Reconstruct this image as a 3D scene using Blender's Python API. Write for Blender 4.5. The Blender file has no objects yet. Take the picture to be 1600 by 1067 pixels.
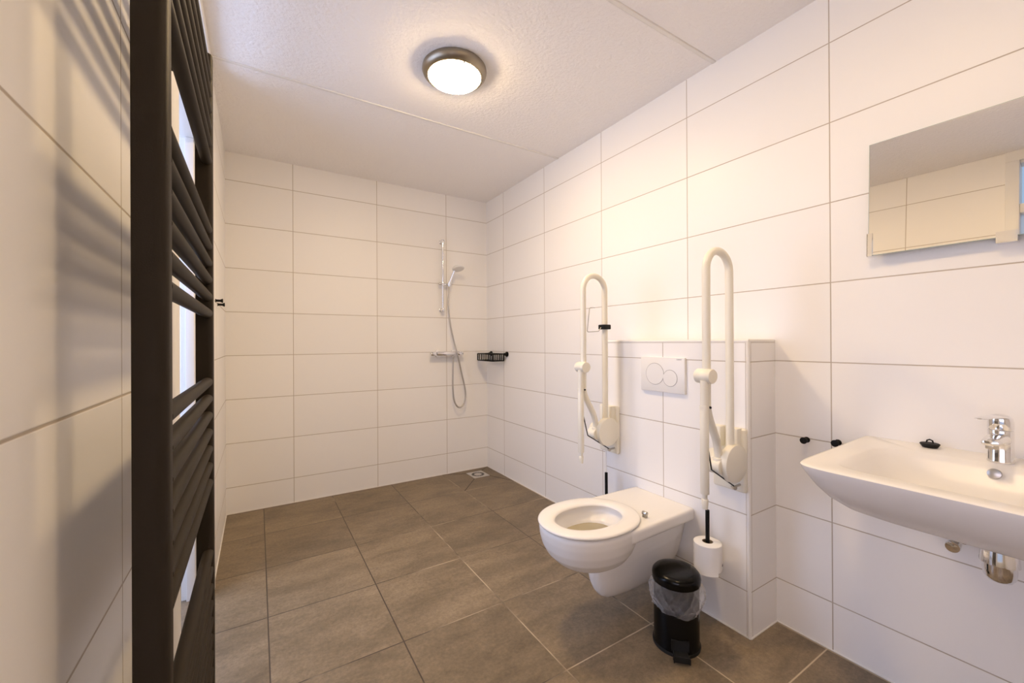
import bpy, bmesh, math, random
from mathutils import Vector, Matrix
random.seed(7)
SC = bpy.context.scene
COL = SC.collection
PI = math.pi

# ------------------------------------------------------------------ camera
F_PX, YAW, PITCH, ROLL, CAM_H = 638.8963, .5567, .0018, -.0052, 1.1629
cd = bpy.data.cameras.new('camera'); cam = bpy.data.objects.new('camera', cd); COL.objects.link(cam)
cd.sensor_width = 36; cd.lens = F_PX/1600*36; cd.clip_start = .01
_fw = Vector((math.sin(YAW)*math.cos(PITCH), math.cos(YAW)*math.cos(PITCH), math.sin(PITCH)))
_r0 = Vector((math.cos(YAW), -math.sin(YAW), 0)); _u0 = _r0.cross(_fw)
_r = _r0*math.cos(ROLL)+_u0*math.sin(ROLL); _u = -_r0*math.sin(ROLL)+_u0*math.cos(ROLL)
_m = Matrix((( _r.x, _u.x, -_fw.x, 0), (_r.y, _u.y, -_fw.y, 0), (_r.z, _u.z, -_fw.z, CAM_H), (0, 0, 0, 1)))
cam.matrix_world = _m
SC.camera = cam

# ------------------------------------------------------------------ world, daylight, exposure
SC.view_settings.view_transform = 'Standard'; SC.view_settings.look = 'None'
SC.view_settings.gamma = 1; SC.view_settings.use_curve_mapping = False
SC.view_settings.exposure = 0.0
W = bpy.data.worlds.new('daylight'); SC.world = W; W.use_nodes = True
bgn = W.node_tree.nodes['Background']; bgn.inputs[0].default_value = (.50, .70, 1.0, 1); bgn.inputs[1].default_value = .8
try:
    SC.cycles.max_bounces = 14; SC.cycles.diffuse_bounces = 8; SC.cycles.glossy_bounces = 6
    SC.cycles.transmission_bounces = 10; SC.cycles.transparent_max_bounces = 12
    SC.cycles.sample_clamp_indirect = 6
except Exception: pass
def area(name, loc, target, sx, sy, power, col):
    l = bpy.data.lights.new(name, 'AREA'); l.shape = 'RECTANGLE'; l.size = sx; l.size_y = sy
    l.energy = power; l.color = col
    o = bpy.data.objects.new(name, l); COL.objects.link(o); o.location = loc
    o.rotation_euler = (Vector(target)-Vector(loc)).to_track_quat('-Z', 'Z').to_euler()
    return o
area('hall_daylight', (-1.52, 2.1, 1.35), (0, 2.1, 1.2), 1.9, 2.0, 50, (.54, .66, 1.0))          # the hall's big window
area('window_daylight', (-.42, -.10, 1.08), (1, -.10, 1.0), .80, 1.5, 20, (.92, .78, .88))      # behind the frosted lower pane
LAMP_COL = (1.0, .715, .385); LAMP_STR = 136.0

# ------------------------------------------------------------------ room numbers
XL, XR, YB, ZC, YF = -.1842, 1.8273, 3.3829, 2.4721, -1.10
TZ0 = .1806            # height of the lowest wall grout line, rows every .30
YR0 = 3.0705           # first upright grout line of the right wall
XB0 = .2229            # first upright grout line of the back wall
FS, FX, FY = .4464, -.4129, 2.9186
BX, BY0, BY1, BZ = 1.627, .866, 1.650, 1.170      # tiled boxing behind the toilet

# ------------------------------------------------------------------ materials
def nt(name):
    m = bpy.data.materials.new(name); m.use_nodes = True
    n = m.node_tree.nodes; l = m.node_tree.links
    return m, n, l, n['Principled BSDF']
def mat(name, col, rough=.5, metal=0, coat=0, bump=0, bscale=200, var=0, vscale=8, trans=0, ior=1.45, spec=None, rvar=0, bdist=.002):
    m, n, l, b = nt(name)
    b.inputs['Base Color'].default_value = (*col, 1); b.inputs['Roughness'].default_value = rough
    b.inputs['Metallic'].default_value = metal; b.inputs['Coat Weight'].default_value = coat
    b.inputs['Coat Roughness'].default_value = .05
    b.inputs['Transmission Weight'].default_value = trans; b.inputs['IOR'].default_value = ior
    if spec is not None: b.inputs['Specular IOR Level'].default_value = spec
    tc = n.new('ShaderNodeTexCoord')
    nz = n.new('ShaderNodeTexNoise'); nz.inputs['Scale'].default_value = vscale; nz.inputs['Detail'].default_value = 3
    l.new(tc.outputs['Object'], nz.inputs['Vector'])
    mr = n.new('ShaderNodeMapRange'); mr.inputs['To Min'].default_value = 1-var; mr.inputs['To Max'].default_value = 1+var*.5
    l.new(nz.outputs['Fac'], mr.inputs['Value'])
    mx = n.new('ShaderNodeVectorMath'); mx.operation = 'SCALE'; mx.inputs[0].default_value = col
    l.new(mr.outputs[0], mx.inputs['Scale']); l.new(mx.outputs[0], b.inputs['Base Color'])
    if bump:
        n2 = n.new('ShaderNodeTexNoise'); n2.inputs['Scale'].default_value = bscale; n2.inputs['Roughness'].default_value = .6; n2.inputs['Detail'].default_value = 4
        l.new(tc.outputs['Object'], n2.inputs['Vector'])
        bp = n.new('ShaderNodeBump'); bp.inputs['Strength'].default_value = bump; bp.inputs['Distance'].default_value = bdist
        l.new(n2.outputs['Fac'], bp.inputs['Height']); l.new(bp.outputs[0], b.inputs['Normal'])
    return m
def emis(name, col, s):
    m, n, l, b = nt(name)
    b.inputs['Base Color'].default_value = (.9, .9, .9, 1)
    b.inputs['Emission Color'].default_value = (*col, 1); b.inputs['Emission Strength'].default_value = s
    return m

def grout_math(n, l, coord, off, size, half):
    """1 on the grout line, 0 on the tile; also the cell number"""
    s = n.new('ShaderNodeMath'); s.operation = 'SUBTRACT'; s.inputs[1].default_value = off; l.new(coord, s.inputs[0])
    d = n.new('ShaderNodeMath'); d.operation = 'DIVIDE'; d.inputs[1].default_value = size; l.new(s.outputs[0], d.inputs[0])
    r = n.new('ShaderNodeMath'); r.operation = 'ROUND'; l.new(d.outputs[0], r.inputs[0])
    q = n.new('ShaderNodeMath'); q.operation = 'SUBTRACT'; l.new(d.outputs[0], q.inputs[0]); l.new(r.outputs[0], q.inputs[1])
    a = n.new('ShaderNodeMath'); a.operation = 'ABSOLUTE'; l.new(q.outputs[0], a.inputs[0])
    m = n.new('ShaderNodeMapRange'); m.inputs['From Min'].default_value = half*.55/size; m.inputs['From Max'].default_value = half*1.45/size
    m.inputs['To Min'].default_value = 1; m.inputs['To Max'].default_value = 0; l.new(a.outputs[0], m.inputs['Value'])
    c = n.new('ShaderNodeMath'); c.operation = 'FLOOR'; l.new(d.outputs[0], c.inputs[0])
    return m.outputs[0], c.outputs[0]

def tile_mat(name, axis, uoff, usize=.6, voff=TZ0, vsize=.3, vaxis='Z', tile=(.85, .835, .81), grout=(.47, .41, .34)):
    m, n, l, b = nt(name)
    tc = n.new('ShaderNodeTexCoord'); sp = n.new('ShaderNodeSeparateXYZ'); l.new(tc.outputs['Object'], sp.inputs[0])
    gu, cu = grout_math(n, l, sp.outputs[axis], uoff, usize, .0019)
    gv, cv = grout_math(n, l, sp.outputs[vaxis], voff, vsize, .0019)
    mx = n.new('ShaderNodeMath'); mx.operation = 'MAXIMUM'; l.new(gu, mx.inputs[0]); l.new(gv, mx.inputs[1])
    cb = n.new('ShaderNodeCombineXYZ'); l.new(cu, cb.inputs[0]); l.new(cv, cb.inputs[1])
    wn = n.new('ShaderNodeTexWhiteNoise'); wn.noise_dimensions = '3D'; l.new(cb.outputs[0], wn.inputs['Vector'])
    mr = n.new('ShaderNodeMapRange'); mr.inputs['To Min'].default_value = .985; mr.inputs['To Max'].default_value = 1.015; l.new(wn.outputs['Value'], mr.inputs['Value'])
    tcx = n.new('ShaderNodeVectorMath'); tcx.operation = 'SCALE'; tcx.inputs[0].default_value = tile; l.new(mr.outputs[0], tcx.inputs['Scale'])
    mix = n.new('ShaderNodeMix'); mix.data_type = 'RGBA'; l.new(mx.outputs[0], mix.inputs[0]); l.new(tcx.outputs[0], mix.inputs[6]); mix.inputs[7].default_value = (*grout, 1)
    l.new(mix.outputs[2], b.inputs['Base Color'])
    rr = n.new('ShaderNodeMapRange'); rr.inputs['To Min'].default_value = .40; rr.inputs['To Max'].default_value = .8; b.inputs['Specular IOR Level'].default_value = .24; l.new(mx.outputs[0], rr.inputs['Value']); l.new(rr.outputs[0], b.inputs['Roughness'])
    # slightly uneven glaze plus sunken grout
    nz = n.new('ShaderNodeTexNoise'); nz.inputs['Scale'].default_value = 5; nz.inputs['Detail'].default_value = 1; l.new(tc.outputs['Object'], nz.inputs['Vector'])
    nm = n.new('ShaderNodeMath'); nm.operation = 'MULTIPLY'; nm.inputs[1].default_value = .12; l.new(nz.outputs['Fac'], nm.inputs[0])
    h = n.new('ShaderNodeMath'); h.operation = 'SUBTRACT'; l.new(nm.outputs[0], h.inputs[0]); l.new(mx.outputs[0], h.inputs[1])
    bp = n.new('ShaderNodeBump'); bp.inputs['Strength'].default_value = .35; bp.inputs['Distance'].default_value = .002
    l.new(h.outputs[0], bp.inputs['Height']); l.new(bp.outputs[0], b.inputs['Normal'])
    return m

def floor_mat():
    m, n, l, b = nt('floor_tiles')
    tc = n.new('ShaderNodeTexCoord'); sp = n.new('ShaderNodeSeparateXYZ'); l.new(tc.outputs['Object'], sp.inputs[0])
    gu, cu = grout_math(n, l, sp.outputs['X'], FX, FS, .0023)
    gv, cv = grout_math(n, l, sp.outputs['Y'], FY, FS, .0023)
    mx = n.new('ShaderNodeMath'); mx.operation = 'MAXIMUM'; l.new(gu, mx.inputs[0]); l.new(gv, mx.inputs[1])
    cb = n.new('ShaderNodeCombineXYZ'); l.new(cu, cb.inputs[0]); l.new(cv, cb.inputs[1])
    wn = n.new('ShaderNodeTexWhiteNoise'); l.new(cb.outputs[0], wn.inputs['Vector'])
    # each tile looks at its own patch of the cloudy pattern
    sc = n.new('ShaderNodeVectorMath'); sc.operation = 'SCALE'; sc.inputs['Scale'].default_value = 9; l.new(wn.outputs['Color'], sc.inputs[0])
    ad = n.new('ShaderNodeVectorMath'); ad.operation = 'ADD'; l.new(tc.outputs['Object'], ad.inputs[0]); l.new(sc.outputs[0], ad.inputs[1])
    st = n.new('ShaderNodeVectorMath'); st.operation = 'MULTIPLY'; st.inputs[1].default_value = (1.0, 2.2, 1); l.new(ad.outputs[0], st.inputs[0])
    n1 = n.new('ShaderNodeTexNoise'); n1.inputs['Scale'].default_value = 2.6; n1.inputs['Detail'].default_value = 10; n1.inputs['Roughness'].default_value = .74; n1.inputs['Distortion'].default_value = .25
    l.new(st.outputs[0], n1.inputs['Vector'])
    n2 = n.new('ShaderNodeTexNoise'); n2.inputs['Scale'].default_value = 75; n2.inputs['Detail'].default_value = 5; n2.inputs['Roughness'].default_value = .75
    l.new(ad.outputs[0], n2.inputs['Vector'])
    cr = n.new('ShaderNodeValToRGB'); l.new(n1.outputs['Fac'], cr.inputs[0])
    e = cr.color_ramp.elements; e[0].position = .32; e[0].color = (.128, .094, .055, 1); e[1].position = .70; e[1].color = (.285, .216, .135, 1)
    m2 = n.new('ShaderNodeMapRange'); m2.inputs['From Min'].default_value = .3; m2.inputs['From Max'].default_value = .7; m2.inputs['To Min'].default_value = .74; m2.inputs['To Max'].default_value = 1.20; l.new(n2.outputs['Fac'], m2.inputs['Value'])
    s2 = n.new('ShaderNodeVectorMath'); s2.operation = 'SCALE'; l.new(cr.outputs[0], s2.inputs[0]); l.new(m2.outputs[0], s2.inputs['Scale'])
    m3 = n.new('ShaderNodeMapRange'); m3.inputs['To Min'].default_value = .9; m3.inputs['To Max'].default_value = 1.12; l.new(wn.outputs['Value'], m3.inputs['Value'])
    s3 = n.new('ShaderNodeVectorMath'); s3.operation = 'SCALE'; l.new(s2.outputs[0], s3.inputs[0]); l.new(m3.outputs[0], s3.inputs['Scale'])
    # grout: brown, here and there paler
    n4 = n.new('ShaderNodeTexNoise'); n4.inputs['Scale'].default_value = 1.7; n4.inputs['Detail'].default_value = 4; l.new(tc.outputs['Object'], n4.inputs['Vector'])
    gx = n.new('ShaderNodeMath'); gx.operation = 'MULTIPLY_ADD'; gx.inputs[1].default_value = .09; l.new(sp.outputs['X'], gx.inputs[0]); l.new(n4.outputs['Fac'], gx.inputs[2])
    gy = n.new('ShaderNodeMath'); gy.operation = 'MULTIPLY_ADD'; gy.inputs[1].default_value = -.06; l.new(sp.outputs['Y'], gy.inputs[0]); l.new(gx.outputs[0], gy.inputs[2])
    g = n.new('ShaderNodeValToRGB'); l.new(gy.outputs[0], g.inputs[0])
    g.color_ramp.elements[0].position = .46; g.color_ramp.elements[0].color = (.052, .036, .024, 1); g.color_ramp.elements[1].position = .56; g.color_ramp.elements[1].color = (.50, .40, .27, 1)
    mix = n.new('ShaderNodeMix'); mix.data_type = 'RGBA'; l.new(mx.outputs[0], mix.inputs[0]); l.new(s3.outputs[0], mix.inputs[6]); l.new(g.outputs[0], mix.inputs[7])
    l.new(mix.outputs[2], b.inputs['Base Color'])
    rr = n.new('ShaderNodeMapRange'); rr.inputs['To Min'].default_value = .38; rr.inputs['To Max'].default_value = .55; l.new(n1.outputs['Fac'], rr.inputs['Value']); l.new(rr.outputs[0], b.inputs['Roughness'])
    h = n.new('ShaderNodeMath'); h.operation = 'SUBTRACT'; l.new(n2.outputs['Fac'], h.inputs[0]); l.new(mx.outputs[0], h.inputs[1])
    bp = n.new('ShaderNodeBump'); bp.inputs['Strength'].default_value = .25; bp.inputs['Distance'].default_value = .002
    l.new(h.outputs[0], bp.inputs['Height']); l.new(bp.outputs[0], b.inputs['Normal'])
    return m

M = {}
M['tiles_right'] = tile_mat('white_tiles_right', 'Y', YR0)
M['tiles_left'] = tile_mat('white_tiles_left', 'Y', .884-.6)
M['tiles_back'] = tile_mat('white_tiles_back', 'X', XB0)
M['tiles_box'] = tile_mat('white_tiles_boxing', 'Y', 1.265)
M['tiles_side'] = tile_mat('white_tiles_boxing_side', 'X', 1.0, usize=2.0)
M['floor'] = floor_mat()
M['ceiling'] = mat('ceiling_plaster', (.92, .90, .885), .95, bump=1.0, bscale=62, bdist=.006)
M['bead'] = mat('white_corner_bead', (.80, .78, .74), .4)
M['paint'] = mat('white_frame_paint', (.80, .79, .77), .35)
M['hall'] = mat('hall_white_wall', (.80, .81, .82), .7)
M['ceramic'] = mat('white_ceramic', (.82, .80, .765), .27, coat=0, spec=.42)
M['seat'] = mat('white_seat_plastic', (.84, .815, .775), .22)
M['grab'] = mat('cream_white_coated_tube', (.80, .765, .655), .3)
M['plate'] = mat('white_plastic_plate', (.78, .765, .735), .35)
M['grey'] = mat('grey_gap', (.28, .26, .24), .6)
M['chrome'] = mat('chrome', (.82, .82, .83), .07, metal=1)
M['steel'] = mat('brushed_steel', (.50, .48, .45), .3, metal=1)
M['hose'] = mat('metal_hose', (.52, .49, .45), .32, metal=1, bump=.6, bscale=500)
M['white_plastic'] = mat('white_shower_plastic', (.80, .80, .80), .3)
M['black'] = mat('matt_black', (.006, .006, .006), .45, spec=.25)
M['black_gloss'] = mat('gloss_black_metal', (.003, .003, .003), .20, spec=.22)
M['radiator'] = mat('anthracite_coating', (.030, .024, .018), .5, spec=.08, bump=.12, bscale=600)
M['mirror'] = mat('mirror_silver', (.90, .89, .86), .005, metal=1)
M['glass_edge'] = mat('mirror_edge', (.35, .42, .38), .2)
M['paper'] = mat('toilet_paper', (.86, .85, .83), .95, bump=.4, bscale=120)
M['card'] = mat('cardboard_core', (.25, .19, .13), .9)
M['bronze'] = mat('lamp_ring_metal', (.30, .26, .20), .34, metal=1)
M['glow'] = emis('lamp_diffuser', LAMP_COL, LAMP_STR)
M['glow_dim'] = emis('lamp_diffuser_weak_bulb', LAMP_COL, LAMP_STR*.45)
M['water'] = mat('water', (.40, .355, .25), .08, spec=.3)
M['drain'] = mat('drain_steel', (.62, .60, .57), .35, metal=.8)
M['rubber'] = mat('dark_rubber', (.012, .012, .012), .6, spec=.3)
M['glass'] = mat('clear_glass', (1, 1, 1), .0, trans=1, ior=1.0)
M['frost'] = mat('frosted_glass', (.9, .92, .95), .6, trans=.8, ior=1.1)
def bag_mat():
    m, n, l, b = nt('thin_plastic_film')
    out = n['Material Output']
    b.inputs['Base Color'].default_value = (.86, .86, .88, 1); b.inputs['Roughness'].default_value = .08
    tr = n.new('ShaderNodeBsdfTransparent'); mixs = n.new('ShaderNodeMixShader')
    lw = n.new('ShaderNodeLayerWeight'); lw.inputs['Blend'].default_value = .22
    mr = n.new('ShaderNodeMapRange'); mr.inputs['To Min'].default_value = .05; mr.inputs['To Max'].default_value = .85
    l.new(lw.outputs['Facing'], mr.inputs['Value']); l.new(mr.outputs[0], mixs.inputs[0])
    l.new(tr.outputs[0], mixs.inputs[1]); l.new(b.outputs[0], mixs.inputs[2]); l.new(mixs.outputs[0], out.inputs[0])
    return m
M['film'] = bag_mat()

# ------------------------------------------------------------------ builders
def tag(o, label=None, cat=None, group=None, kind=None):
    if label: o['label'] = label
    if cat: o['category'] = cat
    if group: o['group'] = group
    if kind: o['kind'] = kind
    return o
def thing(name, label, cat, loc=(0, 0, 0), group=None, rz=0):
    o = bpy.data.objects.new(name, None); COL.objects.link(o); o.location = loc; o.rotation_euler = (0, 0, rz)
    o.empty_display_size = .05
    return tag(o, label, cat, group)
_loc = {}
def wloc(o):
    v = Vector(o.location)
    while o.parent: o = o.parent; v += Vector(o.location)
    return v
class MB:
    """collects shapes given in world coordinates; link() makes ONE mesh object"""
    def __init__(s): s.bm = bmesh.new(); s.mi = 0
    def _new(s, before):
        for f in s.bm.faces:
            if f.index < 0 or f not in before: pass
    def add(s, vs, fs, smooth=True, mi=None):
        v = [s.bm.verts.new(p) for p in vs]
        for f in fs:
            try:
                fc = s.bm.faces.new([v[i] for i in f]); fc.smooth = smooth; fc.material_index = s.mi if mi is None else mi
            except ValueError: pass
        return v
    def box(s, a, b, bev=0, seg=2, smooth=False, mi=None):
        a, b = Vector(a), Vector(b)
        lo = [min(a[i], b[i]) for i in range(3)]; hi = [max(a[i], b[i]) for i in range(3)]
        t = bmesh.new()
        bmesh.ops.create_cube(t, size=1)
        for v in t.verts:
            for i in range(3): v.co[i] = (lo[i]+hi[i])/2+v.co[i]*(hi[i]-lo[i])
        if bev: bmesh.ops.bevel(t, geom=list(t.edges), offset=bev, segments=seg, profile=.5, affect='EDGES')
        s.merge(t, smooth or bev > 0, mi)
        return s
    def merge(s, t, smooth=True, mi=None, mw=None):
        t.verts.index_update()
        s.add([(mw @ v.co if mw else v.co.copy()) for v in t.verts], [[v.index for v in f.verts] for f in t.faces], smooth, mi)
        t.free()
    def loft(s, rings, cap0=True, cap1=True, close=True, smooth=True, mi=None):
        n = len(rings[0]); vs = [p for r in rings for p in r]; fs = []
        for k in range(len(rings)-1):
            for i in range(n if close else n-1):
                j = (i+1) % n
                fs.append([k*n+i, k*n+j, (k+1)*n+j, (k+1)*n+i])
        if cap0: fs.append(list(range(n))[::-1])
        if cap1: fs.append([(len(rings)-1)*n+i for i in range(n)])
        s.add(vs, fs, smooth, mi); return s
    def tube(s, pts, r, n=16, cap=True, mi=None, smooth_path=0):
        pts = [Vector(p) for p in pts]
        if smooth_path: pts = catmull(pts, smooth_path)
        rs = r if isinstance(r, (list, tuple)) else [r]*len(pts)
        if len(rs) != len(pts): rs = [rs[0]]*len(pts)
        t0 = (pts[1]-pts[0]).normalized()
        a = t0.orthogonal().normalized(); rings = []
        for i, p in enumerate(pts):
            if i == 0: t = t0
            elif i == len(pts)-1: t = (pts[i]-pts[i-1]).normalized()
            else:
                t = ((pts[i]-pts[i-1]).normalized()+(pts[i+1]-pts[i]).normalized())
                t = t.normalized() if t.length > 1e-6 else (pts[i+1]-pts[i]).normalized()
            a = (a-t*a.dot(t)).normalized(); b = t.cross(a)
            rings.append([p+(a*math.cos(q)+b*math.sin(q))*rs[i] for q in [2*PI*k/n for k in range(n)]])
        s.loft(rings, cap, cap, mi=mi); return s
    def cyl(s, a, b, r, n=24, r2=None, bev=0, mi=None):
        a, b = Vector(a), Vector(b); r2 = r if r2 is None else r2
        if bev:
            d = (b-a).normalized()
            s.tube([a, a+d*bev*.3, a+d*bev, b-d*bev, b-d*bev*.3, b], [max(r-bev, 1e-4), r-bev*.3, r, r2, r2-bev*.3, max(r2-bev, 1e-4)], n, mi=mi)
        else: s.tube([a, b], [r, r2], n, mi=mi)
        return s
    def lathe(s, c, prof, axis=(0, 0, 1), n=40, cap0=True, cap1=True, mi=None):
        c = Vector(c); ax = Vector(axis).normalized(); a = ax.orthogonal().normalized(); b = ax.cross(a)
        rings = [[c+ax*h+(a*math.cos(q)+b*math.sin(q))*r for q in [2*PI*k/n for k in range(n)]] for r, h in prof]
        s.loft(rings, cap0, cap1, mi=mi); return s
    def ball(s, c, r, sc=(1, 1, 1), mi=None):
        t = bmesh.new(); bmesh.ops.create_uvsphere(t, u_segments=20, v_segments=12, radius=r)
        for v in t.verts: v.co = Vector((v.co.x*sc[0], v.co.y*sc[1], v.co.z*sc[2]))+Vector(c)
        s.merge(t, True, mi); return s
    def link(s, name, m, parent=None, label=None, sharp=35, origin=None):
        o_ = wloc(parent) if parent else (Vector(origin) if origin else Vector((0, 0, 0)))
        bmesh.ops.recalc_face_normals(s.bm, faces=s.bm.faces)
        for v in s.bm.verts: v.co -= o_
        for e in s.bm.edges:
            if len(e.link_faces) == 2 and e.calc_face_angle(0) > math.radians(sharp): e.smooth = False
        me = bpy.data.meshes.new(name); s.bm.to_mesh(me); s.bm.free()
        for x in (m if isinstance(m, (list, tuple)) else [m]): me.materials.append(M[x])
        o = bpy.data.objects.new(name, me); COL.objects.link(o)
        if parent: o.parent = parent
        elif origin: o.location = origin
        if label: o['label'] = label
        return o
def catmull(p, k):
    out = []
    P = [p[0]*2-p[1]]+list(p)+[p[-1]*2-p[-2]]
    for i in range(1, len(P)-2):
        a, b, c, d = P[i-1:i+3]
        for q in range(k):
            t = q/k
            out.append(.5*((2*b)+(c-a)*t+(2*a-5*b+4*c-d)*t*t+(3*b-a-3*c+d)*t**3))
    out.append(P[-2]); return out
def arc(c, r, a0, a1, n, ex, ez):
    c, ex, ez = Vector(c), Vector(ex), Vector(ez)
    return [c+ex*r*math.cos(a0+(a1-a0)*i/n)+ez*r*math.sin(a0+(a1-a0)*i/n) for i in range(n+1)]
def sring(cx, cy, ax, ay, z, p=2.0, n=64, p2=None, ax2=None):
    """super-ellipse ring; ax2/p2 apply on the +x side"""
    out = []
    for k in range(n):
        t = 2*PI*k/n; c, s_ = math.cos(t), math.sin(t)
        pp = (p2 if (p2 and c > 0) else p); aa = (ax2 if (ax2 is not None and c > 0) else ax)
        out.append(Vector((cx+math.copysign(abs(c)**(2/pp), c)*aa, cy+math.copysign(abs(s_)**(2/pp), s_)*ay, z)))
    return out
def copy_tree(o, parent=None):
    c = o.copy(); COL.objects.link(c); c.parent = parent
    for ch in list(o.children): copy_tree(ch, c)
    return c
def struct(b, name, m, parent=None):
    o = b.link(name, m, parent)
    if not parent: o['kind'] = 'structure'
    return o

# ------------------------------------------------------------------ the setting
T = .10
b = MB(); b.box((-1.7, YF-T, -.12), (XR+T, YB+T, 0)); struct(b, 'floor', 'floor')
# ceiling of concrete planks, bevelled where they meet
b = MB()
ys = [YF-T, -.05, 1.1235, 2.299, YB+T]
for y0, y1 in zip(ys[:-1], ys[1:]):
    c = .012
    x0, x1 = XL-T, XR+T
    a = [(y0, ZC+c), (y0+c, ZC), (y1-c, ZC), (y1, ZC+c), (y1, ZC+.12), (y0, ZC+.12)]
    b.loft([[Vector((x, y, z)) for y, z in a] for x in (x0, x1)], smooth=False)
struct(b, 'ceiling', 'ceiling')
for i_, y in enumerate((-.05, 1.1235, 2.299)):
    b = MB(); b.loft([[Vector((x, y+a_, z)) for a_, z in ((-.009, ZC+.001), (-.0075, ZC-.003), (.0075, ZC-.003), (.009, ZC+.001), (.009, ZC+.011), (-.009, ZC+.011))] for x in (XL+.001, XR-.001)], smooth=False)
    struct(b, 'trim_%d' % (8+i_), 'bead')
b = MB(); b.box((XR, YF-T, 0), (XR+T, YB+T, ZC+.1)); struct(b, 'wall_right', 'tiles_right')
b = MB(); b.box((XL-T, YB, 0), (XR, YB+T, ZC+.1)); struct(b, 'wall_back', 'tiles_back')
b = MB(); b.box((XL-T, YF-T, 0), (XR, YF, ZC+.1)); struct(b, 'wall_front', 'tiles_back')
# left wall with the hall door (1.27..2.40) and the window/door near the camera (-.55..445)
DA0, DA1 = 1.27, 2.405
WB0, WB1 = -.62, .445
b = MB()
b.box((XL-T, YF, 0), (XL, WB0, ZC+.1)); b.box((XL-T, WB1, 0), (XL, DA0, ZC+.1)); b.box((XL-T, DA1, 0), (XL, YB, ZC+.1))
struct(b, 'wall_left', 'tiles_left')
# silicone / shadow joint along the floor
# boxing
b = MB()
b.box((BX, BY0+.012, 0), (XR-.0005, BY1-.012, BZ-.012)); 
bx = b
struct(bx, 'wall_boxing', 'tiles_box')
b = MB(); b.box((BX+.010, BY0, 0), (XR-.0005, BY0+.0125, BZ-.012)); struct(b, 'wall_boxing_side', 'tiles_side')
b = MB(); b.box((BX+.010, BY1-.0125, 0), (XR-.0005, BY1, BZ-.012)); struct(b, 'wall_boxing_end', 'tiles_side')
b = MB(); b.box((BX+.010, BY0+.010, BZ-.0125), (XR-.0005, BY1-.010, BZ)); struct(b, 'wall_boxing_top', 'tiles_side')
b = MB()
for a_, c_ in [((BX-.0003, BY0+.0130, 0), (BX+.002, BY0+.0146, BZ-.013)), ((BX-.0003, BY1-.0146, 0), (BX+.002, BY1-.0130, BZ-.013)), ((BX-.0003, BY0+.0130, BZ-.0146), (BX+.002, BY1-.0130, BZ-.0130)),
               ((BX+.0128, BY0-.0003, 0), (BX+.0144, BY0+.002, BZ-.013)), ((BX+.0128, BY0-.0003, BZ-.0146), (XR-.001, BY0+.002, BZ-.0130))]:
    b.box(a_, c_)
M['joint'] = mat('tile_joint', (.50, .44, .37), .8)
struct(b, 'trim_11', 'joint')
def bead(p, q, name):
    b = MB(); b.tube([p, q], .0072, 16); struct(b, name, 'bead')
bead((BX+.0062, BY0+.0068, 0), (BX+.0062, BY0+.0068, BZ-.004), 'trim_1')
bead((BX+.0062, BY1-.0068, 0), (BX+.0062, BY1-.0068, BZ-.004), 'trim_2')
bead((BX+.0062, BY0+.002, BZ-.0068), (BX+.0062, BY1-.002, BZ-.0068), 'trim_3')
bead((BX+.0062, BY0+.0068, BZ-.0068), (XR-.001, BY0+.0068, BZ-.0068), 'trim_4')
bead((BX+.0062, BY1-.0068, BZ-.0068), (XR-.001, BY1-.0068, BZ-.0068), 'trim_5')
# thin cream sealant line where walls meet the floor
b = MB()
for a_, c_ in [((XR-.004, YF, 0), (XR, BY0, .004)), ((XR-.004, BY1, 0), (XR, YB, .004)), ((BX-.004, BY0, 0), (BX, BY1, .004)), ((BX, BY0-.004, 0), (XR, BY0, .004)), ((XL, YB-.004, 0), (XR, YB, .004)), ((XL, DA1, 0), (XL+.004, YB, .004)), ((XL, WB1, 0), (XL+.004, DA0, .004))]:
    b.box(a_, c_)
struct(b, 'trim_6', 'bead')
# hall door: white frame from floor to ceiling with a transom, open doorway
b = MB()
fx0, fx1 = XL-T-.012, XL+.010
b.box((fx0, DA0, 0), (fx1, DA0+.115, ZC), .003)
b.box((fx0, DA1-.045, 0), (fx1, DA1, ZC), .003)
b.box((fx0, DA0+.115, ZC-.05), (fx1, DA1-.045, ZC), .003)
b.box((fx0, DA0+.115, 2.10), (fx1-.01, DA1-.045, 2.15), .003)
door = struct(b, 'door_1', 'paint')
b = MB(); b.box((XL-.062, DA0+.11, 2.145), (XL-.056, DA1-.04, ZC-.045)); b.link('pane', 'glass', door)
b = MB(); b.box((XL-.092, DA1-.062, 0), (XL-.06, DA1-.044, 2.10), .002); b.link('door_stop', 'paint', door)
# hall beyond
b = MB()
b.box((-1.7, .6, 0), (-1.6, 3.6, ZC+.1)); b.box((-1.6, YB, 0), (XL-T, YB+T, ZC+.1)); b.box((-1.6, .6, 0), (XL-T, .7, ZC+.1)); b.box((-1.7, .6, ZC), (XL-T, YB+T, ZC+.1))
struct(b, 'wall_hall', 'hall')
# tall window unit near the camera (seen in the mirror): clear pane above a rail, frosted pane below
b = MB()
b.box((fx0, WB1-.055, 0), (fx1, WB1, ZC-.06), .003); b.box((fx0, WB0, 0), (fx1, WB0+.055, ZC-.06), .003)
b.box((fx0, WB0, ZC-.06), (fx1, WB1, ZC+.05)); b.box((fx0+.02, WB0+.055, 2.40), (fx1-.02, WB1-.055, 2.42), .003)
b.box((fx0+.02, WB0+.055, 2.095), (fx1-.015, WB1-.055, 2.150), .003); b.box((fx0, WB0+.055, 0), (fx1, WB1-.055, .30), .003)
win = struct(b, 'window_1', 'paint')
b = MB(); b.box((XL-.062, WB0+.05, 2.145), (XL-.056, WB1-.05, 2.405)); b.link('pane', 'glass', win)
b = MB(); b.box((XL-.062, WB0+.05, .29), (XL-.054, WB1-.05, 2.10)); b.link('frosted_pane', 'frost', win)

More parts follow.
